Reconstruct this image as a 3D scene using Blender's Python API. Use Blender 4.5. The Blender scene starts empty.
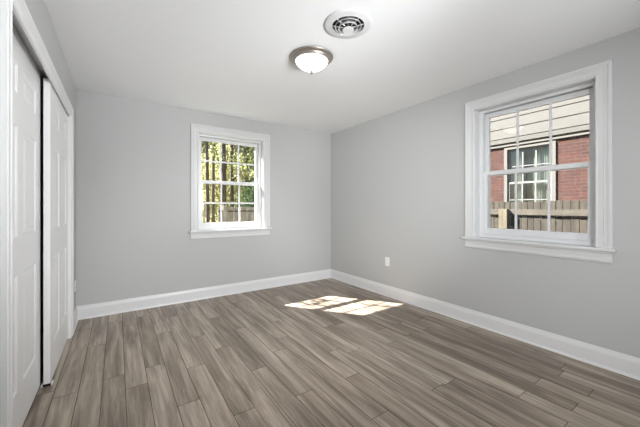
import bpy, bmesh, math, random
from mathutils import Vector, Matrix, noise

random.seed(7)
scene = bpy.context.scene
COL = scene.collection

# ------------------------------------------------------------------ room measures (metres)
X = 2.990        # right wall
Y = 4.0435        # back wall
L = -0.364       # left (closet) wall
H = 2.44         # ceiling
FY = -1.00       # front wall, inner face (behind the camera)
WT = 0.25        # outer wall thickness
EYE = 1.1935

# ------------------------------------------------------------------ camera
cam_data = bpy.data.cameras.new('camera')
cam = bpy.data.objects.new('camera', cam_data)
COL.objects.link(cam)
cam.location = (0, 0, EYE)
cam.rotation_euler = (math.radians(90), 0, -0.5997)
cam_data.sensor_width = 36
cam_data.lens = 295.765 / 640 * 36
cam_data.shift_y = -(213.5 - 207.263) / 640
cam_data.clip_start = 0.02
cam_data.clip_end = 200
scene.camera = cam

# ------------------------------------------------------------------ world, sun, large lights, exposure
SUN_DIR = Vector((0.624, -0.868, -1.0)).normalized()     # the way the light travels
world = bpy.data.worlds.new('sky')
scene.world = world
world.use_nodes = True
wn = world.node_tree.nodes
sky = wn.new('ShaderNodeTexSky')
sky.sky_type = 'NISHITA'
sky.sun_disc = False
sky.sun_elevation = math.radians(43)
sky.sun_rotation = math.atan2(-SUN_DIR.x, -SUN_DIR.y)
sky.air_density = 1.0
sky.dust_density = 2.0
world.node_tree.links.new(sky.outputs[0], wn['Background'].inputs[0])
wn['Background'].inputs[1].default_value = 0.20

sd = bpy.data.lights.new('sun', 'SUN')
sd.energy = 40.0
sd.angle = math.radians(0.53)
sd.color = (1.0, 0.985, 0.955)
sun = bpy.data.objects.new('sun', sd)
COL.objects.link(sun)
sun.rotation_euler = SUN_DIR.to_track_quat('-Z', 'Y').to_euler()
sun.location = (-4, 9, 9)


def area(name, loc, aim, sx, sy, power, color=(1, 1, 1), portal=False):
    d = bpy.data.lights.new(name, 'AREA')
    d.shape = 'RECTANGLE'
    d.size = sx
    d.size_y = sy
    d.energy = power
    d.color = color
    o = bpy.data.objects.new(name, d)
    COL.objects.link(o)
    o.location = loc
    o.rotation_euler = (Vector(aim) - Vector(loc)).to_track_quat('-Z', 'Y').to_euler()
    if portal:
        d.cycles.is_portal = True
    return o


area('window_portal', (1.31, Y + 0.29, 1.53), (1.31, 0, 1.53), 0.95, 1.32, 1, portal=True)
area('window_portal', (X + 0.29, 1.12, 1.53), (0, 1.12, 1.53), 0.95, 1.32, 1, portal=True)
# unseen fill lights added behind the viewer to brighten walls, ceiling, floor and doors


def spot(name, loc, aim, angle, power, radius=0.25, color=(1, 1, 1), blend=1.0):
    d = bpy.data.lights.new(name, 'SPOT')
    d.energy = power
    d.color = color
    d.spot_size = math.radians(angle)
    d.spot_blend = blend
    d.shadow_soft_size = radius
    o = bpy.data.objects.new(name, d)
    COL.objects.link(o)
    o.location = loc
    o.rotation_euler = (Vector(aim) - Vector(loc)).to_track_quat('-Z', 'Y').to_euler()
    return o


FC = (0.955, 0.98, 1.0)
spot('fill_right_wall', (0.0, -0.85, 1.6), (2.99, 3.3, 1.4), 44, 440, 0.25, FC)
spot('fill_right_low', (0.0, -0.85, 1.3), (2.99, 1.5, 1.05), 70, 215, 0.25, FC)
spot('fill_left_ceiling', (1.7, -0.85, 1.1), (0.0, 2.0, 2.36), 70, 320, 0.25, FC)
spot('fill_far_ceiling', (1.4, -0.85, 1.1), (1.4, 3.4, 2.44), 46, 275, 0.5, FC)
spot('fill_floor', (1.3, -0.85, 2.1), (1.0, 3.9, 0), 50, 500, 0.25, FC)
spot('fill_ceiling', (1.3, -0.85, 0.9), (2.1, 1.1, 2.44), 62, 54, 0.4, FC)
area('fill_closet_doors', (1.7, -0.85, 1.5), (-0.37, 2.6, 1.2), 0.8, 0.8, 28, FC)

scene.view_settings.view_transform = 'Standard'
scene.view_settings.look = 'None'
scene.view_settings.exposure = 0.0
scene.view_settings.gamma = 1.0
scene.view_settings.use_curve_mapping = False
scene.cycles.use_denoising = True
scene.cycles.max_bounces = 12
scene.cycles.diffuse_bounces = 7
scene.cycles.transparent_max_bounces = 24
scene.cycles.sample_clamp_indirect = 6.0
scene.cycles.caustics_reflective = False
scene.cycles.caustics_refractive = False


# ------------------------------------------------------------------ materials
def new_mat(name):
    m = bpy.data.materials.new(name)
    m.use_nodes = True
    return m, m.node_tree.nodes, m.node_tree.links, m.node_tree.nodes['Principled BSDF']


def mix_rgb(nodes, links, fac, a, b, blend='MIX'):
    n = nodes.new('ShaderNodeMix')
    n.data_type = 'RGBA'
    n.blend_type = blend
    for sock, v in ((n.inputs[0], fac), (n.inputs[6], a), (n.inputs[7], b)):
        if isinstance(v, (int, float)):
            sock.default_value = v
        elif isinstance(v, tuple):
            sock.default_value = v + (1,)
        else:
            links.new(v, sock)
    return n.outputs[2]


def math_node(nodes, links, op, a, b=0.0, c=None):
    n = nodes.new('ShaderNodeMath')
    n.operation = op
    for i, v in enumerate((a, b, c)):
        if v is None:
            continue
        if isinstance(v, (int, float)):
            n.inputs[i].default_value = v
        else:
            links.new(v, n.inputs[i])
    return n.outputs[0]


def noise_tex(nodes, links, vec, scale, detail=3, rough=0.5, dist=0.0):
    n = nodes.new('ShaderNodeTexNoise')
    n.inputs['Scale'].default_value = scale
    n.inputs['Detail'].default_value = detail
    n.inputs['Roughness'].default_value = rough
    n.inputs['Distortion'].default_value = dist
    if vec is not None:
        links.new(vec, n.inputs['Vector'])
    return n.outputs[0]


def mapping(nodes, links, vec, scale=(1, 1, 1), rot=(0, 0, 0)):
    n = nodes.new('ShaderNodeMapping')
    n.inputs['Scale'].default_value = scale
    n.inputs['Rotation'].default_value = rot
    links.new(vec, n.inputs['Vector'])
    return n.outputs[0]


def ramp(nodes, links, fac, stops):
    n = nodes.new('ShaderNodeValToRGB')
    els = n.color_ramp.elements
    while len(els) < len(stops):
        els.new(0.5)
    for e, (p, c) in zip(els, stops):
        e.position = p
        e.color = c + (1,)
    links.new(fac, n.inputs[0])
    return n.outputs[0]


def object_coords(nodes):
    return nodes.new('ShaderNodeTexCoord').outputs['Object']


def paint(name, color, rough=0.6, bump=0.0, bscale=180, var=0.02, spec=0.4):
    m, n, l, p = new_mat(name)
    co = object_coords(n)
    v = noise_tex(n, l, co, 3.0, 4)
    dark = tuple(c * (1 - var) for c in color)
    l.new(mix_rgb(n, l, v, dark, color), p.inputs['Base Color'])
    p.inputs['Roughness'].default_value = rough
    p.inputs['Specular IOR Level'].default_value = spec
    if bump:
        b = n.new('ShaderNodeBump')
        b.inputs['Strength'].default_value = bump
        b.inputs['Distance'].default_value = 0.002
        l.new(noise_tex(n, l, co, bscale, 3), b.inputs['Height'])
        l.new(b.outputs[0], p.inputs['Normal'])
    return m


M = {}
M['wall'] = paint('grey_wall_paint', (0.500, 0.503, 0.499), 0.75, 0.12, 220, 0.015, 0.3)
M['ceiling'] = paint('white_ceiling_paint', (0.86, 0.865, 0.87), 0.9, 0.2, 160, 0.015, 0.2)
M['trim'] = paint('white_trim_paint', (0.670, 0.672, 0.672), 0.35, 0.0)
M['closet_trim'] = paint('white_closet_trim_paint', (0.80, 0.80, 0.80), 0.35)
M['base_trim'] = paint('white_baseboard_paint', (0.75, 0.75, 0.755), 0.35)
M['door'] = paint('white_door_paint', (0.86, 0.86, 0.86), 0.38, 0.06, 120)
M['vinyl'] = paint('white_window_vinyl', (0.74, 0.745, 0.75), 0.3)
M['plastic'] = paint('white_plastic', (0.84, 0.84, 0.82), 0.35)
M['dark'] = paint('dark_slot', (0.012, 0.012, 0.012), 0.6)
M['track'] = paint('white_metal_track', (0.62, 0.62, 0.62), 0.4)
M['outside'] = paint('pale_render', (0.45, 0.44, 0.42), 0.9)
M['closet'] = paint('closet_paint', (0.35, 0.35, 0.34), 0.9)


def metal(name, color, rough):
    m, n, l, p = new_mat(name)
    co = object_coords(n)
    v = noise_tex(n, l, mapping(n, l, co, (40, 40, 300)), 4, 2)
    l.new(mix_rgb(n, l, v, tuple(c * 0.92 for c in color), color), p.inputs['Base Color'])
    p.inputs['Metallic'].default_value = 0.85
    p.inputs['Roughness'].default_value = rough
    return m


M['nickel'] = metal('brushed_nickel', (0.40, 0.36, 0.325), 0.42)
M['vent'] = paint('white_enamel', (0.70, 0.70, 0.70), 0.32)


def glow(name, color, strength):
    m, n, l, p = new_mat(name)
    p.inputs['Base Color'].default_value = (0.85, 0.83, 0.8, 1)
    p.inputs['Roughness'].default_value = 0.25
    co = object_coords(n)
    v = noise_tex(n, l, co, 9, 2)
    l.new(mix_rgb(n, l, v, tuple(c * 0.93 for c in color), color), p.inputs['Emission Color'])
    p.inputs['Emission Strength'].default_value = strength
    return m


M['lamp_glass'] = glow('lit_frosted_glass', (1.0, 0.93, 0.84), 3.5)


def glass(name, tint=(1, 1, 1), boost=1.0):
    m, n, l, p = new_mat(name)
    n.remove(p)
    tr = n.new('ShaderNodeBsdfTransparent')
    tr.inputs[0].default_value = tint + (1,)
    gl = n.new('ShaderNodeBsdfGlossy')
    gl.inputs['Roughness'].default_value = 0.02
    fr = n.new('ShaderNodeFresnel')
    geo = n.new('ShaderNodeNewGeometry')       # a thin pane: both faces reflect like the outer one
    l.new(math_node(n, l, 'MULTIPLY_ADD', geo.outputs['Backfacing'], 1 / 1.45 - 1.45, 1.45), fr.inputs['IOR'])
    mx = n.new('ShaderNodeMixShader')
    l.new(math_node(n, l, 'MULTIPLY', fr.outputs[0], boost), mx.inputs[0])
    l.new(tr.outputs[0], mx.inputs[1])
    l.new(gl.outputs[0], mx.inputs[2])
    l.new(mx.outputs[0], n['Material Output'].inputs[0])
    return m


M['glass'] = glass('window_glass', (0.985, 0.99, 0.985))


def plank_floor():
    m, n, l, p = new_mat('vinyl_plank')
    uv = n.new('ShaderNodeUVMap')
    uv.uv_map = 'plank'
    at = n.new('ShaderNodeAttribute')
    at.attribute_name = 'tone'
    sep = n.new('ShaderNodeSeparateColor')
    l.new(at.outputs['Color'], sep.inputs[0])
    tone, off, warm = sep.outputs
    su = n.new('ShaderNodeSeparateXYZ')
    l.new(uv.outputs[0], su.inputs[0])
    u, v = su.outputs[0], su.outputs[1]        # u across the plank in metres, v along it
    comb = n.new('ShaderNodeCombineXYZ')
    l.new(math_node(n, l, 'MULTIPLY_ADD', off, 37.0, u), comb.inputs[0])
    l.new(math_node(n, l, 'MULTIPLY_ADD', warm, 53.0, v), comb.inputs[1])
    vec = comb.outputs[0]
    broad = noise_tex(n, l, mapping(n, l, vec, (13, 1.1, 1)), 1.0, 3, 0.55, 0.7)
    streak = noise_tex(n, l, mapping(n, l, vec, (44, 2.4, 1)), 1.0, 5, 0.65, 0.9)
    grain = noise_tex(n, l, mapping(n, l, vec, (230, 7, 1)), 1.0, 3, 0.6, 0.2)
    base = ramp(n, l, tone, [(0.0, (0.310, 0.250, 0.196)), (0.5, (0.425, 0.354, 0.286)), (1.0, (0.545, 0.466, 0.385))])
    c = mix_rgb(n, l, ramp(n, l, broad, [(0.36, (1, 1, 1)), (0.60, (0, 0, 0))]), base, (0.50, 0.475, 0.455), 'MULTIPLY')
    c = mix_rgb(n, l, ramp(n, l, streak, [(0.40, (0.85, 0.85, 0.85)), (0.60, (0, 0, 0))]), c, (0.66, 0.64, 0.62), 'MULTIPLY')
    c = mix_rgb(n, l, ramp(n, l, grain, [(0.35, (0.6, 0.6, 0.6)), (0.65, (0, 0, 0))]), c, (0.80, 0.79, 0.78), 'MULTIPLY')
    l.new(c, p.inputs['Base Color'])
    p.inputs['Roughness'].default_value = 0.38
    p.inputs['Specular IOR Level'].default_value = 0.5
    b = n.new('ShaderNodeBump')
    b.inputs['Strength'].default_value = 0.25
    b.inputs['Distance'].default_value = 0.001
    l.new(grain, b.inputs['Height'])
    l.new(b.outputs[0], p.inputs['Normal'])
    return m


M['floor'] = plank_floor()
M['seam'] = paint('plank_seam', (0.030, 0.025, 0.020), 0.8)


def brick():
    m, n, l, p = new_mat('red_brick')
    co = object_coords(n)
    s = n.new('ShaderNodeSeparateXYZ')
    l.new(co, s.inputs[0])
    c = n.new('ShaderNodeCombineXYZ')
    l.new(s.outputs[1], c.inputs[0])
    l.new(s.outputs[2], c.inputs[1])
    bt = n.new('ShaderNodeTexBrick')
    bt.inputs['Scale'].default_value = 1.0
    bt.inputs['Brick Width'].default_value = 0.215
    bt.inputs['Row Height'].default_value = 0.076
    bt.inputs['Mortar Size'].default_value = 0.006
    bt.inputs['Mortar Smooth'].default_value = 0.3
    bt.inputs['Color1'].default_value = (0.066, 0.018, 0.010, 1)
    bt.inputs['Color2'].default_value = (0.036, 0.011, 0.008, 1)
    bt.inputs['Mortar'].default_value = (0.085, 0.056, 0.044, 1)
    l.new(c.outputs[0], bt.inputs['Vector'])
    v = noise_tex(n, l, co, 7, 4)
    blotch = ramp(n, l, v, [(0.60, (0, 0, 0)), (0.74, (0.45, 0.45, 0.45))])
    l.new(mix_rgb(n, l, blotch, bt.outputs[0], (0.14, 0.075, 0.055)), p.inputs['Base Color'])
    p.inputs['Roughness'].default_value = 0.9
    b = n.new('ShaderNodeBump')
    b.inputs['Distance'].default_value = 0.006
    b.invert = True
    l.new(bt.outputs['Fac'], b.inputs['Height'])
    l.new(b.outputs[0], p.inputs['Normal'])
    return m


M['brick'] = brick()
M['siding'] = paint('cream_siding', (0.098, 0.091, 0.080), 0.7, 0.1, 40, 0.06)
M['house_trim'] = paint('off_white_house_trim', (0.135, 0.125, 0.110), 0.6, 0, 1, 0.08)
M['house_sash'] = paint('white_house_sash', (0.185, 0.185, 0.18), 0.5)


def wood(name, c1, c2, axis=2, scale=1.0):
    m, n, l, p = new_mat(name)
    co = object_coords(n)
    st = [22, 22, 22]
    st[axis] = 1.6
    g = noise_tex(n, l, mapping(n, l, co, tuple(x * scale for x in st)), 1.0, 5, 0.6, 0.6)
    blot = noise_tex(n, l, co, 5.5 * scale, 4, 0.6)
    c = ramp(n, l, g, [(0.3, c1), (0.7, c2)])
    c = mix_rgb(n, l, ramp(n, l, blot, [(0.42, (0.6, 0.6, 0.6)), (0.62, (0, 0, 0))]), c, (0.62, 0.62, 0.62), 'MULTIPLY')
    l.new(c, p.inputs['Base Color'])
    p.inputs['Roughness'].default_value = 0.85
    return m


M['fence_board'] = wood('weathered_fence_board', (0.020, 0.016, 0.011), (0.074, 0.060, 0.041))
M['fence_rail'] = wood('tan_fence_rail', (0.058, 0.048, 0.036), (0.118, 0.100, 0.075), 1)
M['fence_post'] = wood('pale_fence_post', (0.10, 0.082, 0.052), (0.18, 0.148, 0.098))
M['fence_grey'] = wood('grey_fence_board', (0.32, 0.275, 0.22), (0.64, 0.57, 0.46))
M['bark'] = wood('tree_bark', (0.055, 0.042, 0.032), (0.150, 0.118, 0.090), 2, 0.9)
M['bark_grey'] = wood('grey_tree_bark', (0.11, 0.092, 0.078), (0.24, 0.205, 0.175), 2, 0.9)


def leaf(name, c1, c2, c3, trans=0.5):
    m, n, l, p = new_mat(name)
    n.remove(p)
    co = object_coords(n)
    v = noise_tex(n, l, co, 3.6, 4, 0.7)
    w = noise_tex(n, l, co, 23, 1)
    c = ramp(n, l, v, [(0.32, c1), (0.52, c2), (0.70, c3)])
    c = mix_rgb(n, l, w, c, (0.75, 0.75, 0.75), 'MULTIPLY')
    d = n.new('ShaderNodeBsdfDiffuse')
    t = n.new('ShaderNodeBsdfTranslucent')
    l.new(c, d.inputs[0])
    l.new(c, t.inputs[0])
    mx = n.new('ShaderNodeMixShader')
    mx.inputs[0].default_value = trans
    l.new(d.outputs[0], mx.inputs[1])
    l.new(t.outputs[0], mx.inputs[2])
    l.new(mx.outputs[0], n['Material Output'].inputs[0])
    return m


M['leaf'] = leaf('yellow_green_leaf', (0.095, 0.115, 0.045), (0.36, 0.385, 0.145), (0.66, 0.63, 0.38), 0.58)
M['leaf_light'] = leaf('pale_yellow_leaf', (0.26, 0.28, 0.11), (0.58, 0.56, 0.30), (0.76, 0.71, 0.48), 0.6)
M['leaf_dark'] = leaf('dark_green_leaf', (0.045, 0.075, 0.035), (0.10, 0.15, 0.065), (0.19, 0.24, 0.11), 0.4)
M['ground'] = leaf('grass_and_litter', (0.05, 0.06, 0.025), (0.09, 0.09, 0.045), (0.14, 0.12, 0.075), 0.0)
M['curtain'] = paint('grey_curtain', (0.55, 0.56, 0.53), 0.8)
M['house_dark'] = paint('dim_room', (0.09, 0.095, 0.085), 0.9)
M['house_glass'] = glass('house_glass', (0.85, 0.88, 0.85), 2.0)
M['shingle'] = paint('grey_shingle', (0.12, 0.115, 0.11), 0.9, 0.5, 60, 0.3)


# ------------------------------------------------------------------ mesh helpers
def add_box(bm, x0, x1, y0, y1, z0, z1, bevel=0.0):
    vs = [bm.verts.new((x, y, z)) for x in (x0, x1) for y in (y0, y1) for z in (z0, z1)]
    q = ((0, 1, 3, 2), (4, 6, 7, 5), (0, 4, 5, 1), (2, 3, 7, 6), (0, 2, 6, 4), (1, 5, 7, 3))
    fs = [bm.faces.new([vs[i] for i in f]) for f in q]
    if bevel:
        es = list({e for f in fs for e in f.edges})
        bmesh.ops.bevel(bm, geom=es, offset=bevel, segments=2, affect='EDGES', profile=0.6)
    return fs


def add_prism(bm, pts, axis, a0, a1):
    """A closed outline pts (two coords) pushed along axis 0/1/2 from a0 to a1."""
    def place(p, a):
        c = [p[0], p[1]]
        c.insert(axis, a)
        return c
    A = [bm.verts.new(place(p, a0)) for p in pts]
    B = [bm.verts.new(place(p, a1)) for p in pts]
    k = len(pts)
    bm.faces.new(A)
    bm.faces.new(B[::-1])
    for i in range(k):
        j = (i + 1) % k
        bm.faces.new((A[i], B[i], B[j], A[j]))


def add_lathe(bm, prof, cx, cy, n=64, closed=False):
    rings = []
    for r, z in prof:
        if r < 1e-5:
            rings.append([bm.verts.new((cx, cy, z))])
        else:
            rings.append([bm.verts.new((cx + r * math.cos(2 * math.pi * i / n), cy + r * math.sin(2 * math.pi * i / n), z)) for i in range(n)])
    pairs = list(zip(rings[:-1], rings[1:]))
    if closed:
        pairs.append((rings[-1], rings[0]))
    for a, b in pairs:
        for i in range(n):
            j = (i + 1) % n
            if len(a) == 1 and len(b) == 1:
                continue
            if len(a) == 1:
                bm.faces.new((a[0], b[i], b[j]))
            elif len(b) == 1:
                bm.faces.new((a[i], b[0], a[j]))
            else:
                bm.faces.new((a[i], b[i], b[j], a[j]))


def add_tube(bm, pts, radii, n=10, cap=True):
    pts = [Vector(p) for p in pts]
    prev = None
    up = Vector((0.31, 0.95, 0.02))
    for i, (p, r) in enumerate(zip(pts, radii)):
        d = (pts[min(i + 1, len(pts) - 1)] - pts[max(i - 1, 0)]).normalized()
        a = d.cross(up).normalized()
        b = d.cross(a)
        ring = [bm.verts.new(p + r * (math.cos(2 * math.pi * k / n) * a + math.sin(2 * math.pi * k / n) * b)) for k in range(n)]
        if prev:
            for k in range(n):
                j = (k + 1) % n
                bm.faces.new((prev[k], ring[k], ring[j], prev[j]))
        elif cap:
            bm.faces.new(ring[::-1])
        prev = ring
    if cap:
        bm.faces.new(prev)


def link(name, bm, mat, parent=None, smooth=False, fix=True, origin=None):
    if fix:
        bmesh.ops.recalc_face_normals(bm, faces=bm.faces)
    if origin is not None:
        bmesh.ops.translate(bm, verts=bm.verts, vec=-Vector(origin))
    me = bpy.data.meshes.new(name)
    bm.to_mesh(me)
    bm.free()
    mats = mat if isinstance(mat, (list, tuple)) else [mat]
    for q in mats:
        me.materials.append(M[q] if isinstance(q, str) else q)
    if smooth:
        for f in me.polygons:
            f.use_smooth = True
    o = bpy.data.objects.new(name, me)
    COL.objects.link(o)
    if origin is not None:
        o.location = origin
    if parent is not None:
        o.parent = parent
        o.matrix_parent_inverse = Matrix.Translation(-Vector(parent.location))
    return o


def tag(o, label=None, cat=None, group=None, kind=None):
    if label:
        o['label'] = label
    if cat:
        o['category'] = cat
    if group:
        o['group'] = group
    if kind:
        o['kind'] = kind
    return o


def empty(name, loc, label=None, cat=None, group=None, kind=None):
    o = bpy.data.objects.new(name, None)
    COL.objects.link(o)
    o.location = loc
    return tag(o, label, cat, group, kind)


def smooth_by_angle(o, deg=35):
    me = o.data
    for f in me.polygons:
        f.use_smooth = True
    bm = bmesh.new()
    bm.from_mesh(me)
    for e in bm.edges:
        if len(e.link_faces) != 2 or e.calc_face_angle(0) > math.radians(deg):
            e.smooth = False
    bm.to_mesh(me)
    bm.free()
    return o


# ------------------------------------------------------------------ floor: planks laid lengthwise to the back wall
PW, PX0, PL = 0.1266, -0.085, 1.22
JOINT = {-2: 3.684, -1: 3.194, 0: 2.534, 1: 2.319, 2: 2.542, 3: 1.943, 4: 2.36, 5: 1.676, 6: 2.55, 7: 2.063, 8: 1.628,
         9: 3.451, 10: 1.209, 16: 0.578, 17: 0.832, 19: 0.833, 20: 0.588, 22: 0.802}
TONE = {(2, 2.0): 0.80, (0, 2.0): 0.38, (1, 3.0): 0.72, (1, 1.8): 0.42, (3, 1.5): 0.66, (4, 1.8): 0.50, (5, 1.4): 0.30, (5, 2.2): 0.60, (6, 2.0): 0.45,
        (7, 1.7): 0.34, (8, 1.3): 0.30, (8, 2.2): 0.62, (9, 3.0): 0.62, (10, 0.9): 0.75, (10, 1.8): 0.32, (16, 0.4): 0.65, (17, 0.6): 0.70,
        (19, 0.6): 0.60, (20, 0.4): 0.35, (22, 0.6): 0.42, (-1, 2.6): 0.55, (-2, 3.0): 0.66}
bm = bmesh.new()
uvl = bm.loops.layers.uv.new('plank')
tl = bm.loops.layers.float_color.new('tone')
g = 0.0015
rk = random.Random(21)
x_min, x_max, y_min, y_max = L - 0.72, X + 0.02, FY - 0.05, Y + 0.02
k = math.floor((x_min - PX0) / PW)
last = 0.5
while PX0 + k * PW < x_max:
    a0, a1 = max(x_min, PX0 + k * PW), min(x_max, PX0 + (k + 1) * PW)
    j = JOINT.get(k, rk.uniform(0, PL))
    j -= PL * math.ceil((j - y_min) / PL)
    while j < y_max:
        b0, b1 = max(y_min, j), min(y_max, j + PL)
        t = rk.betavariate(2.2, 2.2)
        if abs(t - last) < 0.12:
            t = (t + 0.35) % 1.0
        last = t
        for (kk, yy), tt in TONE.items():
            if kk == k and j < yy < j + PL:
                t = tt
        o_, w_ = rk.random(), rk.random()
        if b1 - b0 > 0.01 and a1 - a0 > 0.004:
            q = ((a0 + g, b0 + g), (a1 - g, b0 + g), (a1 - g, b1 - g), (a0 + g, b1 - g))
            vs = [bm.verts.new((x, y, 0)) for x, y in q]
            f = bm.faces.new(vs)
            for lp, (x, y) in zip(f.loops, q):
                lp[uvl].uv = (x - (PX0 + k * PW), y - j)
                lp[tl] = (t, o_, w_, 1)
            d = -0.0012
            lo = [bm.verts.new((x + sx * g, y + sy * g, d)) for (x, y), (sx, sy) in zip(q, ((-1, -1), (1, -1), (1, 1), (-1, 1)))]
            for i in range(4):
                e = bm.faces.new((vs[(i + 1) % 4], vs[i], lo[i], lo[(i + 1) % 4]))
                e.material_index = 1
        j += PL
    k += 1
add_box(bm, x_min, x_max, y_min, y_max, -0.15, -0.0012)
for f in bm.faces[-6:]:
    f.material_index = 1
fl = link('floor', bm, ['floor', 'seam'], fix=False)
tag(fl, 'grey-brown wood-look plank floor of the empty bedroom', 'floor', kind='structure')

# ------------------------------------------------------------------ walls, ceiling, roof
WB = (0.861, 1.762, 0.882, 2.166)      # back window opening: x0, x1, z0, z1
WR = (0.672, 1.591, 0.882, 2.178)      # right window opening: y0, y1, z0, z1
CL0, CL1, CLH = 1.685, 3.505, 2.02      # closet opening on the left wall

bm = bmesh.new()
x0, x1, z0, z1 = WB
add_box(bm, L - 0.75, x0, Y, Y + WT, -0.15, H)
add_box(bm, x1, X + WT, Y, Y + WT, -0.15, H)
add_box(bm, x0, x1, Y, Y + WT, -0.15, z0)
add_box(bm, x0, x1, Y, Y + WT, z1, H)
tag(link('wall_back', bm, 'wall'), 'light grey back wall with the smaller-looking far window', 'wall', kind='structure')

bm = bmesh.new()
y0, y1, z0, z1 = WR
add_box(bm, X, X + WT, FY - 0.12, y0, -0.15, H)
add_box(bm, X, X + WT, y1, Y, -0.15, H)
add_box(bm, X, X + WT, y0, y1, -0.15, z0)
add_box(bm, X, X + WT, y0, y1, z1, H)
tag(link('wall_right', bm, 'wall'), 'light grey right wall with the window onto the brick house', 'wall', kind='structure')

bm = bmesh.new()
add_box(bm, L - 0.115, L, FY - 0.12, CL0, -0.15, H)
add_box(bm, L - 0.115, L, CL1, Y, -0.15, H)
add_box(bm, L - 0.115, L, CL0, CL1, CLH + 0.085, H)
tag(link('wall_left', bm, 'wall'), 'light grey left wall around the sliding closet doors', 'wall', kind='structure')

bm = bmesh.new()
add_box(bm, L, X, FY - 0.12, FY, -0.15, H)
tag(link('wall_front', bm, 'wall'), 'light grey front wall behind the viewer', 'wall', kind='structure')

bm = bmesh.new()      # closet shell behind the doors
add_box(bm, L - 0.75, L - 0.70, CL0 - 0.3, Y, -0.15, H)
add_box(bm, L - 0.70, L - 0.115, CL0 - 0.3, CL0 - 0.25, -0.15, H)
tag(link('wall_closet', bm, 'closet'), 'inside walls of the closet behind the sliding doors', 'wall', kind='structure')
bm = bmesh.new()
add_box(bm, L - 0.75, X + WT, FY - 0.12, Y + WT, H, H + 0.14)
tag(link('ceiling', bm, 'ceiling'), 'flat white ceiling with round vent and lamp', 'ceiling', kind='structure')

bm = bmesh.new()      # hipped roof slab with small eaves
a0, a1, b0, b1, zr = L - 1.0, X + WT + 0.25, FY - 0.5, Y + WT + 0.22, H + 0.14
base = [(a0, b0), (a1, b0), (a1, b1), (a0, b1)]
lo = [bm.verts.new((x, y, zr)) for x, y in base]
md = [bm.verts.new((x, y, zr + 0.12)) for x, y in base]
rg = [bm.verts.new(((a0 + a1) / 2, b0 + 1.9, zr + 1.0)), bm.verts.new(((a0 + a1) / 2, b1 - 1.9, zr + 1.0))]
bm.faces.new(lo)
for i in range(4):
    j = (i + 1) % 4
    bm.faces.new((lo[i], lo[j], md[j], md[i]))
bm.faces.new((md[0], md[1], rg[0]))
bm.faces.new((md[1], md[2], rg[1], rg[0]))
bm.faces.new((md[2], md[3], rg[1]))
bm.faces.new((md[3], md[0], rg[0], rg[1]))
tag(link('roof', bm, 'shingle'), 'roof over the room', 'roof', kind='structure')

# ------------------------------------------------------------------ baseboards
BB = [(0, 0), (0.022, 0), (0.022, 0.006), (0.019, 0.014), (0.0145, 0.018), (0.0145, 0.108), (0.0125, 0.112), (0.0125, 0.118),
      (0.0105, 0.124), (0.0075, 0.133), (0.0065, 0.143), (0, 0.145)]


def baseboard(name, label, p0, p1, nrm, m0=0.0, m1=0.0):
    """Profile run from p0 to p1 along a wall whose inward normal is nrm; m0/m1 = +1 mitred into a corner."""
    p0, p1, nrm = Vector(p0), Vector(p1), Vector(nrm)
    d = (p1 - p0).normalized()
    bm = bmesh.new()
    A = [bm.verts.new(p0 + nrm * a + d * (a * m0) + Vector((0, 0, z))) for a, z in BB]
    B = [bm.verts.new(p1 + nrm * a - d * (a * m1) + Vector((0, 0, z))) for a, z in BB]
    bm.faces.new(A)
    bm.faces.new(B[::-1])
    for i in range(len(BB)):
        j = (i + 1) % len(BB)
        bm.faces.new((A[i], B[i], B[j], A[j]))
    return tag(link(name, bm, 'base_trim'), label, 'baseboard', kind='structure')


baseboard('baseboard_back', 'tall white baseboard along the back wall', (L, Y, 0), (X, Y, 0), (0, -1, 0), 1, 1)
baseboard('baseboard_right', 'tall white baseboard along the right wall', (X, Y, 0), (X, FY, 0), (-1, 0, 0), 1, 1)
baseboard('baseboard_left', 'short white baseboard between closet casing and back corner', (L, CL1 + 0.10, 0), (L, Y, 0), (1, 0, 0), 0, 1)
baseboard('baseboard_left.001', 'white baseboard on the left wall before the closet', (L, FY, 0), (L, CL0 - 0.10, 0), (1, 0, 0), 1, 0)
baseboard('baseboard_front', 'white baseboard along the front wall', (X, FY, 0), (L, FY, 0), (0, 1, 0), 1, 1)

# ------------------------------------------------------------------ casing profile (distance from the inner edge, height off the wall)
CP = [(0, 0), (0, 0.011), (0.004, 0.0145), (0.010, 0.0155), (0.015, 0.0135), (0.017, 0.0115), (0.046, 0.0130), (0.049, 0.0165),
      (0.054, 0.0170), (0.058, 0.0140), (0.061, 0.0180), (0.067, 0.0185), (0.070, 0.0150), (0.073, 0.0205), (0.078, 0.0225),
      (0.090, 0.0225), (0.0945, 0.0190), (0.0945, 0)]


def casing(bm, u0, u1, zb, zt, to_world):
    """Mitred three-sided casing round an opening u0..u1, zb..zt."""
    cols = []
    for d, h in CP:
        cols.append([bm.verts.new(to_world(u, -h, z)) for u, z in ((u0 - d, zb), (u0 - d, zt + d), (u1 + d, zt + d), (u1 + d, zb))])
    n = len(cols)
    for i in range(n):
        j = (i + 1) % n
        for s in range(3):
            bm.faces.new((cols[i][s], cols[i][s + 1], cols[j][s + 1], cols[j][s]))
    bm.faces.new([c[0] for c in cols])
    bm.faces.new([c[3] for c in cols][::-1])


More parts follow.
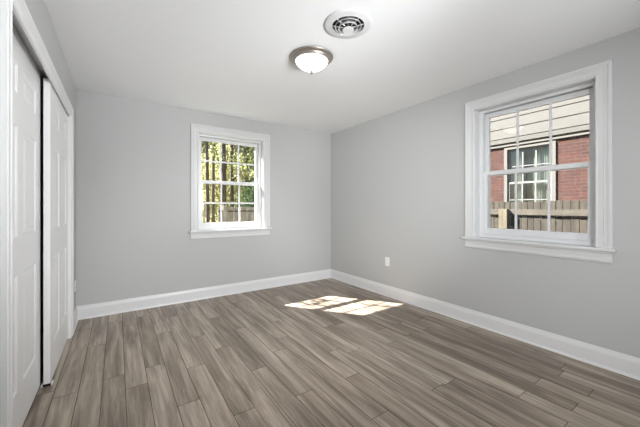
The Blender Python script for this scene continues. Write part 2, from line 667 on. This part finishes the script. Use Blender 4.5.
# ------------------------------------------------------------------ windows
def window(n, label, op, to_world, horizontals):
    u0, u1, z0, z1 = op
    root = empty('window_%d' % n, to_world((u0 + u1) / 2, 0, z0), label, 'window', kind='structure')

    def tbox(bm, a0, a1, w0, w1, c0, c1, bev=0.0):
        t = bmesh.new()
        add_box(t, a0, a1, w0, w1, c0, c1, bev)
        mp = {v: bm.verts.new(to_world(*v.co)) for v in t.verts}
        for f in t.faces:
            bm.faces.new([mp[v] for v in f.verts])
        t.free()

    stool_top = 0.893
    bm = bmesh.new()
    casing(bm, u0, u1, stool_top, z1, to_world)
    smooth_by_angle(link('casing', bm, 'trim', root), 30)
    bm = bmesh.new()     # jamb boards lining the opening
    t = 0.018
    tbox(bm, u0 - 0.004, u0 + 0.005, -0.001, 0.090, stool_top, z1)
    tbox(bm, u1 - 0.005, u1 + 0.004, -0.001, 0.090, stool_top, z1)
    tbox(bm, u0 + 0.005, u1 - 0.005, -0.001, 0.090, z1 - 0.005, z1 + 0.004)
    link('jamb', bm, 'trim', root)
    bm = bmesh.new()     # stool with horns, rounded nose
    tbox(bm, u0 - 0.118, u1 + 0.118, -0.050, -0.0001, stool_top - 0.024, stool_top, 0.006)
    tbox(bm, u0 + 0.001, u1 - 0.001, -0.0005, 0.095, stool_top - 0.010, stool_top - 0.0005)
    link('stool', bm, 'trim', root)
    bm = bmesh.new()     # apron: casing profile lying on its side
    prof = [(stool_top - 0.024 - d, h) for d, h in ((0, 0), (0, 0.020), (0.016, 0.020), (0.020, 0.014), (0.060, 0.012), (0.066, 0.016), (0.078, 0.015), (0.088, 0.010), (0.088, 0))]
    ends = []
    for u in (u0 - 0.0945, u1 + 0.0945):
        ends.append([bm.verts.new(to_world(u, -h, z)) for z, h in prof])
    bm.faces.new(ends[0])
    bm.faces.new(ends[1][::-1])
    for i in range(len(prof)):
        j = (i + 1) % len(prof)
        bm.faces.new((ends[0][i], ends[1][i], ends[1][j], ends[0][j]))
    link('apron', bm, 'trim', root)
    bm = bmesh.new()     # vinyl frame set in the wall, with its stepped tracks
    s0, s1, zb, zt = u0 + 0.034, u1 - 0.034, stool_top + 0.030, z1 - 0.028
    for (w0, w1, ex) in ((0.090, 0.101, 0.0), (0.101, 0.175, -0.008), (0.175, 0.240, 0.004)):
        tbox(bm, u0, s0 + ex, w0, w1, z0, z1)
        tbox(bm, s1 - ex, u1, w0, w1, z0, z1)
        tbox(bm, s0 + ex, s1 - ex, w0, w1, zt - ex, z1)
        tbox(bm, s0 + ex, s1 - ex, w0, w1, z0, zb + ex)
    link('window_frame', bm, 'vinyl', root)
    mid = 1.535

    def sash(name, w0, w1, c0, c1, top, bot, stile):
        bm = bmesh.new()
        a0, a1 = s0 - 0.004, s1 + 0.004
        tbox(bm, a0, a0 + stile, w0, w1, c0, c1, 0.003)
        tbox(bm, a1 - stile, a1, w0, w1, c0, c1, 0.003)
        tbox(bm, a0 + stile, a1 - stile, w0, w1, c0, c0 + bot, 0.003)
        tbox(bm, a0 + stile, a1 - stile, w0, w1, c1 - top, c1, 0.003)
        sh = link(name, bm, 'vinyl', root)
        g0, g1, h0, h1 = a0 + stile, a1 - stile, c0 + bot, c1 - top
        wm = (w0 + w1) / 2
        bm = bmesh.new()
        tbox(bm, g0 - 0.004, g1 + 0.004, wm - 0.002, wm + 0.002, h0 - 0.004, h1 + 0.004)
        link('glass_pane', bm, 'glass', sh)
        for i in (1, 2):
            bm = bmesh.new()
            c = g0 + (g1 - g0) * i / 3
            tbox(bm, c - 0.0105, c + 0.0105, wm - 0.010, wm - 0.0025, h0, h1, 0.002)
            link('muntin', bm, 'vinyl', sh)
        if horizontals:
            bm = bmesh.new()
            c = (h0 + h1) / 2
            tbox(bm, g0, g1, wm - 0.0102, wm - 0.0026, c - 0.0105, c + 0.0105, 0.002)
            link('muntin', bm, 'vinyl', sh)

    sash('upper_sash', 0.141, 0.169, mid - 0.022, zt, 0.046, 0.040, 0.039)
    sash('lower_sash', 0.106, 0.134, zb, mid + 0.022, 0.040, 0.062, 0.041)
    return root


window(1, 'white double-hung window on the back wall with six panes per sash, trees behind', WB, lambda u, w, z: Vector((u, Y + w, z)), True)
window(2, 'white double-hung window on the right wall with three tall panes per sash, brick house behind', WR, lambda u, w, z: Vector((X + w, u, z)), False)

# ------------------------------------------------------------------ closet: casing, track and two sliding six-panel doors
tr = empty('trim_1', (L, (CL0 + CL1) / 2, 0), 'white moulded casing round the closet opening', 'casing', kind='structure')
bm = bmesh.new()
casing(bm, CL0, CL1, 0.0, CLH, lambda u, w, z: Vector((L - w, u, z)))
smooth_by_angle(link('casing', bm, 'closet_trim', tr), 30)
bm = bmesh.new()
add_box(bm, L - 0.115, L + 0.001, CL0 - 0.012, CL0 + 0.004, 0, CLH)
add_box(bm, L - 0.115, L + 0.001, CL1 - 0.004, CL1 + 0.012, 0, CLH)
add_box(bm, L - 0.115, L + 0.001, CL0 + 0.004, CL1 - 0.004, CLH + 0.080, CLH + 0.0855)
link('jamb', bm, 'closet_trim', tr)
bm = bmesh.new()
add_box(bm, L - 0.0060, L - 0.0045, CL0 + 0.005, CL1 - 0.005, CLH + 0.034, CLH + 0.0795)
add_box(bm, L - 0.0060, L - 0.0045, CL0 + 0.005, 2.640, CLH + 0.001, CLH + 0.034)
add_box(bm, L - 0.105, L - 0.0045, CL0 + 0.005, CL1 - 0.005, CLH + 0.0760, CLH + 0.0795)
link('sliding_track', bm, 'track', tr)
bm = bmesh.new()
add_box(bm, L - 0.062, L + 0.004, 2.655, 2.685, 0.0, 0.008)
link('floor_guide_shade', bm, 'dark', tr)  # guide base coloured dark to give the shade under the door
for xa in (L - 0.006, L - 0.0575):
    bm = bmesh.new()
    add_box(bm, xa, xa + 0.010, 2.652, 2.690, 0.0, 0.016, 0.001)
    link('guide_foot', bm, 'plastic', tr)


def panel_door(n, label, y0, y1, xf, z0, z1):
    """Six-panel sliding door: slab, frame and two columns of three raised panels; face at x = xf looks to +x."""
    root = empty('door_%d' % n, (xf - 0.0175, (y0 + y1) / 2, z0), label, 'door', kind='structure')
    T, dep = 0.034, 0.007
    st, mul = 0.122, 0.118
    zs = [z0, 0.25, 0.845, 1.04, 1.61, 1.775, 1.925, z1]
    pw = ((y1 - y0) - 2 * st - mul) / 2
    ys = [y0, y0 + st, y0 + st + pw, y0 + st + pw + mul, y1 - st, y1]
    bm = bmesh.new()
    add_box(bm, xf - T, xf - dep - 0.004, y0, y1, z0, z1)
    for a, b in ((0, 1), (2, 3), (4, 5)):
        add_box(bm, xf - dep - 0.004, xf, ys[a], ys[b], z0, z1)
    for a, b in ((0, 1), (2, 3), (4, 5), (6, 7)):
        for c, d in ((1, 2), (3, 4)):
            add_box(bm, xf - dep - 0.004, xf, ys[c], ys[d], zs[a], zs[b])
    link('door_slab', bm, 'door', root)
    for a, b in ((1, 2), (3, 4), (5, 6)):
        for c, d in ((1, 2), (3, 4)):
            bm = bmesh.new()
            rings = []
            # sticking slopes down from the frame, a flat quirk, then the raised field
            for ins, x in ((0.0, xf - 0.0005), (0.006, xf - 0.003), (0.012, xf - dep), (0.018, xf - dep), (0.046, xf - 0.0015), (0.05, xf - 0.0012)):
                rings.append([bm.verts.new((x, yy, zz)) for yy, zz in ((ys[c] + ins, zs[a] + ins), (ys[d] - ins, zs[a] + ins), (ys[d] - ins, zs[b] - ins), (ys[c] + ins, zs[b] - ins))])
            for r0, r1 in zip(rings[:-1], rings[1:]):
                for i in range(4):
                    j = (i + 1) % 4
                    bm.faces.new((r0[i], r0[j], r1[j], r1[i]))
            bm.faces.new(rings[-1])
            back = [bm.verts.new((xf - dep - 0.003, v.co.y, v.co.z)) for v in rings[0]]
            for i in range(4):
                j = (i + 1) % 4
                bm.faces.new((rings[0][j], rings[0][i], back[i], back[j]))
            bm.faces.new(back[::-1])
            link('door_panel', bm, 'door', root)
    return root


panel_door(1, 'nearer white six-panel sliding closet door on the rear track', 1.700, 2.662, L - 0.0600, 0.017, CLH + 0.064)
panel_door(2, 'farther white six-panel sliding closet door on the front track beside the back corner', 2.652, 3.4995, L - 0.0085, 0.017, CLH + 0.030)

# ------------------------------------------------------------------ ceiling light
LX, LY = 1.325, 2.058
cl = empty('ceiling_light', (LX, LY, H), 'flush brushed-nickel ceiling lamp with a lit frosted glass bowl', 'ceiling light')
bm = bmesh.new()
add_lathe(bm, [(0.0, H), (0.166, H), (0.173, H - 0.004), (0.176, H - 0.010), (0.174, H - 0.015), (0.166, H - 0.019), (0.156, H - 0.023), (0.150, H - 0.030),
               (0.146, H - 0.040), (0.141, H - 0.043), (0.134, H - 0.042), (0.0, H - 0.026)], LX, LY, 72)
smooth_by_angle(link('lamp_base', bm, 'nickel', cl), 40)
bm = bmesh.new()
pr = [(0.134, H - 0.038)]
for i in range(0, 15):
    t = i / 14
    pr.append((0.134 * (1 - t ** 1.75) ** 0.78 if i < 14 else 0.0, H - 0.041 - 0.082 * t ** 1.05))
add_lathe(bm, pr, LX, LY, 72)
link('lamp_shade', bm, 'lamp_glass', cl, smooth=True)
bm = bmesh.new()
zt = H - 0.121
add_lathe(bm, [(0.0, zt), (0.013, zt - 0.0005), (0.014, zt - 0.005), (0.008, zt - 0.008), (0.008, zt - 0.012), (0.012, zt - 0.016), (0.010, zt - 0.023), (0.0, zt - 0.026)], LX, LY, 24)
link('finial', bm, 'nickel', cl, smooth=True)

# ------------------------------------------------------------------ ceiling vent: round step-down diffuser
VX, VY = 1.293, 1.553
ve = empty('ceiling_vent', (VX, VY, H), 'round white step-down air vent with ringed louvres on the ceiling', 'ceiling vent')
bm = bmesh.new()
add_lathe(bm, [(0.112, H - 0.001), (0.160, H - 0.001), (0.163, H - 0.004), (0.159, H - 0.009), (0.140, H - 0.013), (0.118, H - 0.015), (0.110, H - 0.017), (0.107, H - 0.012)], VX, VY, 72, closed=True)
smooth_by_angle(link('flange', bm, 'vent', ve), 40)
bm = bmesh.new()
add_lathe(bm, [(0.0, H - 0.0015), (0.109, H - 0.0015)], VX, VY, 48)
link('duct_opening', bm, 'dark', ve)
for ro, zo, zi in ((0.088, 0.023, 0.006), (0.063, 0.032, 0.010), (0.0, 0, 0)):
    if not ro:
        continue
    bm = bmesh.new()
    add_lathe(bm, [(ro - 0.006, H - zi), (ro - 0.001, H - zo + 0.003), (ro + 0.001, H - zo), (ro + 0.003, H - zo), (ro + 0.0015, H - zo + 0.003), (ro - 0.0045, H - zi)], VX, VY, 64, closed=True)
    link('louvre_ring', bm, 'vent', ve, smooth=True)
bm = bmesh.new()
add_lathe(bm, [(0.0, H - 0.024), (0.020, H - 0.026), (0.034, H - 0.036), (0.039, H - 0.040), (0.0385, H - 0.043), (0.030, H - 0.044), (0.0, H - 0.042)], VX, VY, 48)
smooth_by_angle(link('centre_disc', bm, 'vent', ve), 50)
for i in range(8):
    a = i * math.pi / 4 + 0.876
    bm = bmesh.new()
    ca, sa = math.cos(a), math.sin(a)
    vs = []
    for r, zt_, zb_ in ((0.030, 0.020, 0.028), (0.110, 0.003, 0.009)):
        for s in (-0.0014, 0.0014):
            for z in (zt_, zb_):
                vs.append(bm.verts.new((VX + r * ca - s * sa, VY + r * sa + s * ca, H - z)))
    for q in ((0, 1, 3, 2), (4, 6, 7, 5), (0, 4, 5, 1), (2, 3, 7, 6), (0, 2, 6, 4), (1, 5, 7, 3)):
        bm.faces.new([vs[i_] for i_ in q])
    link('spoke', bm, 'vent', ve)


# ------------------------------------------------------------------ electrical outlets
def outlet(loc, axis, sign, label):
    """Duplex outlet: cover plate, two receptacle faces with slots, centre screw. axis = wall normal axis (0 x, 1 y)."""
    root = empty('electrical_outlet', loc, label, 'outlet', 'duplex wall outlets')
    lx, ly, lz = loc

    def tb(bm, u0, u1, w0, w1, z0, z1, bev=0.0):
        if axis == 0:
            a, b = sorted((lx + sign * w0, lx + sign * w1))
            add_box(bm, a, b, ly + u0, ly + u1, lz + z0, lz + z1, bev)
        else:
            a, b = sorted((ly + sign * w0, ly + sign * w1))
            add_box(bm, lx + u0, lx + u1, a, b, lz + z0, lz + z1, bev)
    bm = bmesh.new()
    tb(bm, -0.035, 0.035, 0.0, 0.006, -0.057, 0.057, 0.002)
    link('cover_plate', bm, 'plastic', root)
    for s in (-1, 1):
        bm = bmesh.new()
        tb(bm, -0.017, 0.017, 0.004, 0.008, s * 0.0195 - 0.014, s * 0.0195 + 0.014, 0.0015)
        rec = link('receptacle', bm, 'plastic', root)
        bm = bmesh.new()
        for q in (-0.0065, 0.0065):
            tb(bm, q - 0.0012, q + 0.0012, 0.0075, 0.0083, s * 0.0195 - 0.002, s * 0.0195 + 0.006)
        tb(bm, -0.002, 0.002, 0.0075, 0.0083, s * 0.0195 - 0.009, s * 0.0195 - 0.005)
        link('slot', bm, 'dark', rec)
    bm = bmesh.new()
    tb(bm, -0.0025, 0.0025, 0.005, 0.0072, -0.0025, 0.0025, 0.0008)
    link('screw', bm, 'plastic', root)


outlet((X, 2.767, 0.465), 0, -1, 'white duplex outlet low on the right wall below and left of the window')
outlet((L, 3.93, 0.385), 0, 1, 'white outlet plate seen edge-on beside the closet casing near the back corner')

# ------------------------------------------------------------------ outside: ground
GZ = -0.55
bm = bmesh.new()
add_box(bm, -30, 40, -20, 45, GZ - 0.2, GZ)
tag(link('ground', bm, 'ground'), 'grass and leaf litter outside the windows', 'ground', kind='structure')


# ------------------------------------------------------------------ outside right: wooden fence
def fence(name, label, fixed, a0, a1, along_y, top, bw, mats, rails, posts, rnd, facing=-1, gap=0.004):
    """Board fence in a plane; facing -1 puts rails and posts on the side towards the room."""
    root = empty(name, (fixed, a0, GZ) if along_y else (a0, fixed, GZ), label, 'fence')

    def tb(bm, u0, u1, w0, w1, z0, z1, bev=0.0):
        if along_y:
            add_box(bm, fixed + w0, fixed + w1, u0, u1, z0, z1, bev)
        else:
            add_box(bm, u0, u1, fixed + w0, fixed + w1, z0, z1, bev)
    a = a0
    while a < a1:
        bm = bmesh.new()
        w = bw * rnd.uniform(0.82, 1.1)
        tz = top + rnd.uniform(-0.008, 0.008)
        o = rnd.uniform(-0.004, 0.004)
        tb(bm, a, min(a + w, a1), o, o + 0.018, GZ, tz, 0.003)
        org = (fixed, a, GZ + rnd.uniform(0, 3)) if along_y else (a, fixed, GZ + rnd.uniform(0, 3))
        link('board', bm, mats[0], root, origin=org)
        a += w + gap * rnd.uniform(0.4, 1.8)
    for z0_, z1_ in rails:
        bm = bmesh.new()
        tb(bm, a0, a1, -0.030, -0.005, z0_, z1_, 0.003)
        link('rail', bm, mats[1], root)
    for pa, ptop in posts:
        bm = bmesh.new()
        tb(bm, pa - 0.06, pa + 0.06, -0.100, -0.032, GZ, ptop, 0.005)
        link('post', bm, mats[2], root)
    return root


rf = random.Random(5)
fence('wooden_fence', 'weathered wooden board fence with post between right window and brick house', 5.0, -1.6, 3.6, True, 1.278, 0.082,
      ('fence_board', 'fence_rail', 'fence_post'), ((1.078, 1.162), (-0.30, -0.21)), ((2.175, 1.168), (-0.2, 1.168)), rf)

# ------------------------------------------------------------------ outside right: the neighbouring brick house
NX = 8.5
house = empty('brick_house', (NX, 3.1, GZ), 'red brick house with cream siding seen through the right window', 'house')
HY0, HY1 = -3.0, 9.0
wy0, wy1, wz1, wz0 = 2.605, 3.728, 2.755, 0.86
bm = bmesh.new()
add_box(bm, NX, NX + 0.25, HY0, wy0, GZ, 2.79)
add_box(bm, NX, NX + 0.25, wy1, HY1, GZ, 2.79)
add_box(bm, NX, NX + 0.25, wy0, wy1, GZ, wz0)
add_box(bm, NX, NX + 0.25, wy0, wy1, wz1, 2.79)
link('brick_wall', bm, 'brick', house)
bm = bmesh.new()     # lower moulding, frieze board
add_box(bm, NX - 0.045, NX + 0.25, HY0, HY1, 2.790, 2.838, 0.006)
link('trim_board', bm, 'house_trim', house)
bm = bmesh.new()
add_box(bm, NX - 0.075, NX + 0.25, HY0, HY1, 2.880, 2.990, 0.004)
add_box(bm, NX - 0.01, NX + 0.25, HY0, HY1, 2.838, 2.880)
link('frieze_board', bm, 'siding', house)
bm = bmesh.new()
zz = 3.012
while zz < 5.2:
    add_prism(bm, [(NX - 0.066, zz), (NX + 0.2, zz), (NX + 0.2, zz + 0.262), (NX - 0.053, zz + 0.262)], 1, HY0, HY1)
    zz += 0.262
# prism axis 1 keeps (x, z): each course leans out at its lower edge
link('siding', bm, 'siding', house)
hw = link('window_trim', (lambda b: (add_box(b, NX - 0.03, NX + 0.05, wy0 - 0.0, wy0 + 0.075, wz0, wz1), add_box(b, NX - 0.03, NX + 0.05, wy1 - 0.075, wy1, wz0, wz1),
                                     add_box(b, NX - 0.03, NX + 0.05, wy0 + 0.075, wy1 - 0.075, wz1 - 0.05, wz1), add_box(b, NX - 0.06, NX + 0.05, wy0 - 0.04, wy1 + 0.04, wz0, wz0 + 0.06), b)[-1])(bmesh.new()), 'house_trim', house)
iy0, iy1, izm = wy0 + 0.075, wy1 - 0.075, 1.82
for nm, c0, c1, xo in (('upper_sash', izm - 0.02, wz1 - 0.05, 0.03), ('lower_sash', wz0 + 0.06, izm + 0.03, 0.0)):
    bm = bmesh.new()
    add_box(bm, NX + xo, NX + xo + 0.03, iy0, iy0 + 0.05, c0, c1)
    add_box(bm, NX + xo, NX + xo + 0.03, iy1 - 0.05, iy1, c0, c1)
    add_box(bm, NX + xo, NX + xo + 0.03, iy0 + 0.05, iy1 - 0.05, c1 - 0.05, c1)
    add_box(bm, NX + xo, NX + xo + 0.03, iy0 + 0.05, iy1 - 0.05, c0, c0 + 0.05)
    s_ = link(nm, bm, 'house_sash', house)
    for i in (1, 2):
        bm = bmesh.new()
        c = iy0 + 0.05 + (iy1 - iy0 - 0.1) * i / 3
        add_box(bm, NX + xo + 0.004, NX + xo + 0.02, c - 0.016, c + 0.016, c0 + 0.05, c1 - 0.05)
        link('muntin', bm, 'house_sash', s_)
    bm = bmesh.new()
    c = (c0 + c1) / 2
    add_box(bm, NX + xo + 0.005, NX + xo + 0.021, iy0 + 0.05, iy1 - 0.05, c - 0.012, c + 0.012)
    link('muntin', bm, 'house_sash', s_)
    bm = bmesh.new()
    add_box(bm, NX + xo + 0.014, NX + xo + 0.018, iy0 + 0.05, iy1 - 0.05, c0 + 0.05, c1 - 0.05)
    link('pane', bm, 'house_glass', s_)
for ya, yb, nf in ((iy0, iy0 + 0.42, 8), (iy1 - 0.30, iy1, 6)):
    bm = bmesh.new()
    N = nf * 8
    pts = []
    for i in range(N + 1):
        t = i / N
        pts.append((NX + 0.14 + 0.028 * math.sin(t * nf * 2 * math.pi) + 0.006 * math.sin(t * 41), ya + (yb - ya) * t))
    out = pts + [(x + 0.004, y) for x, y in reversed(pts)]
    A = [bm.verts.new((x, y, wz0)) for x, y in out]
    B = [bm.verts.new((x, y, wz1)) for x, y in out]
    for i in range(len(out)):
        j = (i + 1) % len(out)
        bm.faces.new((A[i], B[i], B[j], A[j]))
    link('curtain', bm, 'curtain', house, smooth=True)
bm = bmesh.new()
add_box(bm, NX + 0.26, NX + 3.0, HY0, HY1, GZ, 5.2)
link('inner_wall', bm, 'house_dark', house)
bm = bmesh.new()
add_prism(bm, [(NX - 0.6, 5.05), (NX + 3.6, 6.5), (NX + 3.6, 6.65), (NX - 0.6, 5.2)], 1, HY0 - 0.4, HY1 + 0.4)
link('roof', bm, 'shingle', house)


# ------------------------------------------------------------------ outside back: fence, trees and bushes
fence('board_fence', 'low grey board fence with rail beneath the trees behind the back window', 8.3, 2.28, 8.0, False, 1.20, 0.21,
      ('fence_grey', 'bark', 'fence_grey'), ((1.065, 1.10), (0.0, 0.08)), ((2.45, 1.25), (4.6, 1.25)), random.Random(11), gap=0.012)  # rails take the dark bark colour in place of a shadow gap
fence('picket_fence', 'narrow-picket fence half hidden by twigs left of the dark trunk behind the back window', 9.0, -1.5, 2.24, False, 1.22, 0.06,
      ('fence_grey', 'fence_grey', 'fence_grey'), ((0.95, 1.02), (0.0, 0.08)), ((0.6, 1.25),), random.Random(12), gap=0.05)


def add_leaf(bm, p, size, rnd):
    n = Vector((rnd.gauss(0, 1), rnd.gauss(0, 1), rnd.gauss(0, 1) + 0.6)).normalized()
    a = n.orthogonal().normalized()
    a = Matrix.Rotation(rnd.uniform(0, 6.28), 3, n) @ a
    b = n.cross(a)
    s = size * rnd.uniform(0.6, 1.25)
    pts = ((-1, 0, 0), (-0.3, 0.42, 0.08), (0.35, 0.36, 0.06), (1, 0, -0.12), (0.35, -0.36, 0.06), (-0.3, -0.42, 0.08))
    bm.faces.new([bm.verts.new(p + s * (x * a + y * b + z * n)) for x, y, z in pts])


def tree(name, label, base, top, r0, blobs, count, size, leaf_mat, bark_mat, seed, lean=(0, 0), limbs=6, cat='tree', group=None):
    rnd = random.Random(seed)
    bx, by = base
    root = empty(name, (bx, by, GZ), label, cat, group)
    bm = bmesh.new()
    pts, rad = [], []
    n = 9
    for i in range(n):
        t = i / (n - 1)
        w = 0.03 * math.sin(3.1 * t + seed) * (1 if i else 0)
        pts.append((bx + lean[0] * t + w, by + lean[1] * t + 0.5 * w, GZ - 0.05 + (top - GZ) * t))
        rad.append(r0 * (1.35 if i == 0 else 1.0 - 0.55 * t))
    add_tube(bm, pts, rad, 12)
    link('trunk', bm, bark_mat, root, smooth=True)
    for i in range(limbs):
        c, rx, ry, rz = rnd.choice(blobs)
        t = rnd.uniform(0.42, 0.95)
        idx = int(t * (n - 1))
        s = Vector(pts[idx])
        e = Vector(c) + Vector((rnd.uniform(-.7, .7) * rx, rnd.uniform(-.7, .7) * ry, rnd.uniform(-.5, .7) * rz))
        m1 = s.lerp(e, 0.5) + Vector((rnd.uniform(-.15, .15), rnd.uniform(-.15, .15), rnd.uniform(0, .2)))
        bm = bmesh.new()
        rr = rad[idx] * 0.42
        add_tube(bm, [s, s.lerp(m1, 0.5), m1, m1.lerp(e, 0.5), e], [rr, rr * .8, rr * .6, rr * .4, rr * .15], 7)
        link('branch', bm, bark_mat, root, smooth=True)
    bm = bmesh.new()
    vol = [b[1] * b[2] * b[3] for b in blobs]
    clumps = []
    for (c, rx, ry, rz), v in zip(blobs, vol):
        k_ = max(3, int(count / 28 * v / sum(vol)))
        for _ in range(k_):
            while True:
                q = Vector((rnd.uniform(-1, 1), rnd.uniform(-1, 1), rnd.uniform(-1, 1)))
                if q.length < 1:
                    break
            clumps.append(Vector((c[0] + q.x * rx, c[1] + q.y * ry, c[2] + q.z * rz)))
    for c in clumps:
        for _ in range(28):
            add_leaf(bm, c + Vector((rnd.gauss(0, 1), rnd.gauss(0, 1), rnd.gauss(0, 1))) * size * 2.6, size, rnd)
    o = link('foliage', bm, leaf_mat, root, fix=False)
    o['kind'] = 'stuff'
    return root


TG = 'trees behind the back window'
tree('tree', 'dark thick-trunked tree in the middle of the back window', (2.60, 9.0), 6.5, 0.082,
     [((2.6, 9.3, 5.0), 1.3, 1.0, 1.4), ((3.0, 9.6, 3.1), 0.7, 0.5, 0.6)], 3800, 0.055, 'leaf', 'bark', 1, (0.08, 0.1), 7, group=TG)
tree('tree', 'dark slim tree nearest the left edge of the back window', (2.02, 8.4), 6.0, 0.056,
     [((1.9, 8.9, 4.6), 1.2, 0.9, 1.2), ((1.75, 8.9, 2.6), 0.35, 0.4, 0.7), ((2.2, 9.0, 2.9), 0.5, 0.3, 0.35)], 3600, 0.05, 'leaf', 'bark', 2, (0.05, 0.2), 7, group=TG)
tree('tree', 'greyish tree second from the left edge of the back window', (2.47, 9.6), 6.3, 0.062,
     [((2.4, 10.0, 4.8), 1.2, 0.9, 1.1)], 1500, 0.07, 'leaf', 'bark_grey', 3, (0.12, 0.1), 5, group=TG)
tree('tree', 'dark tree right of centre in the back window, before the dark evergreen', (3.27, 10.0), 6.6, 0.070,
     [((3.6, 10.2, 4.9), 1.3, 0.9, 1.3), ((4.0, 9.8, 2.8), 0.6, 0.5, 0.6)], 3800, 0.055, 'leaf', 'bark', 4, (-0.05, 0.2), 7, group=TG)
BG = 'shrubs behind the back window'
tree('evergreen_shrub', 'dark evergreen shrub in the lower right of the back window', (3.7, 9.3), 1.8, 0.05,
     [((3.75, 9.35, 1.25), 0.62, 0.4, 0.75)], 2600, 0.05, 'leaf_dark', 'bark', 6, (0, 0), 4, 'shrub', BG)
tree('leafy_shrub', 'yellow-green shrub between the trunks at the left of the back window', (2.1, 11.0), 2.0, 0.04,
     [((2.2, 11.2, 1.9), 1.0, 0.5, 1.3)], 4600, 0.052, 'leaf_light', 'bark', 7, (0, 0), 4, 'shrub', BG)
tree('leafy_shrub', 'pale yellow shrub right of the thick dark trunk in the back window', (3.4, 11.6), 2.2, 0.04,
     [((3.5, 11.8, 2.2), 0.95, 0.5, 1.6)], 4600, 0.052, 'leaf_light', 'bark', 8, (0, 0), 4, 'shrub', BG)
# the tall growth closing the view behind them
for i, (bx, by, m_, lab) in enumerate(((2.7, 15.5, 'leaf', 'tall leafy tree far behind the left edge of the back window'),
                                       (4.3, 16.5, 'leaf_light', 'tall pale tree far behind the middle of the back window'),
                                       (5.8, 15.6, 'leaf', 'tall leafy tree far behind the dark evergreen shrub in the back window'),
                                       (7.5, 16.5, 'leaf', 'tall leafy tree seen far off in the rightmost panes of the back window'))):
    tree('tree', lab, (bx, by), 7.5, 0.16, [((bx, by, 5.0), 1.35, 1.0, 2.4), ((bx + 0.2, by - 0.4, 2.0), 1.35, 0.8, 2.3)], 5200, 0.10, m_, 'bark', 30 + i, (0, 0), 5, group=TG)
# a sparse young tree left of the back window: its leaves dapple the sun patch on the floor
tree('young_tree', 'sparse young tree outside to the left of the back window', (-1.25, 6.9), 4.6, 0.03,
     [((-0.36, 6.42, 3.85), 0.16, 0.12, 0.10), ((0.21, 5.76, 4.0), 0.08, 0.05, 0.05)], 84, 0.036, 'leaf', 'bark', 17, (0.15, 0), 3)
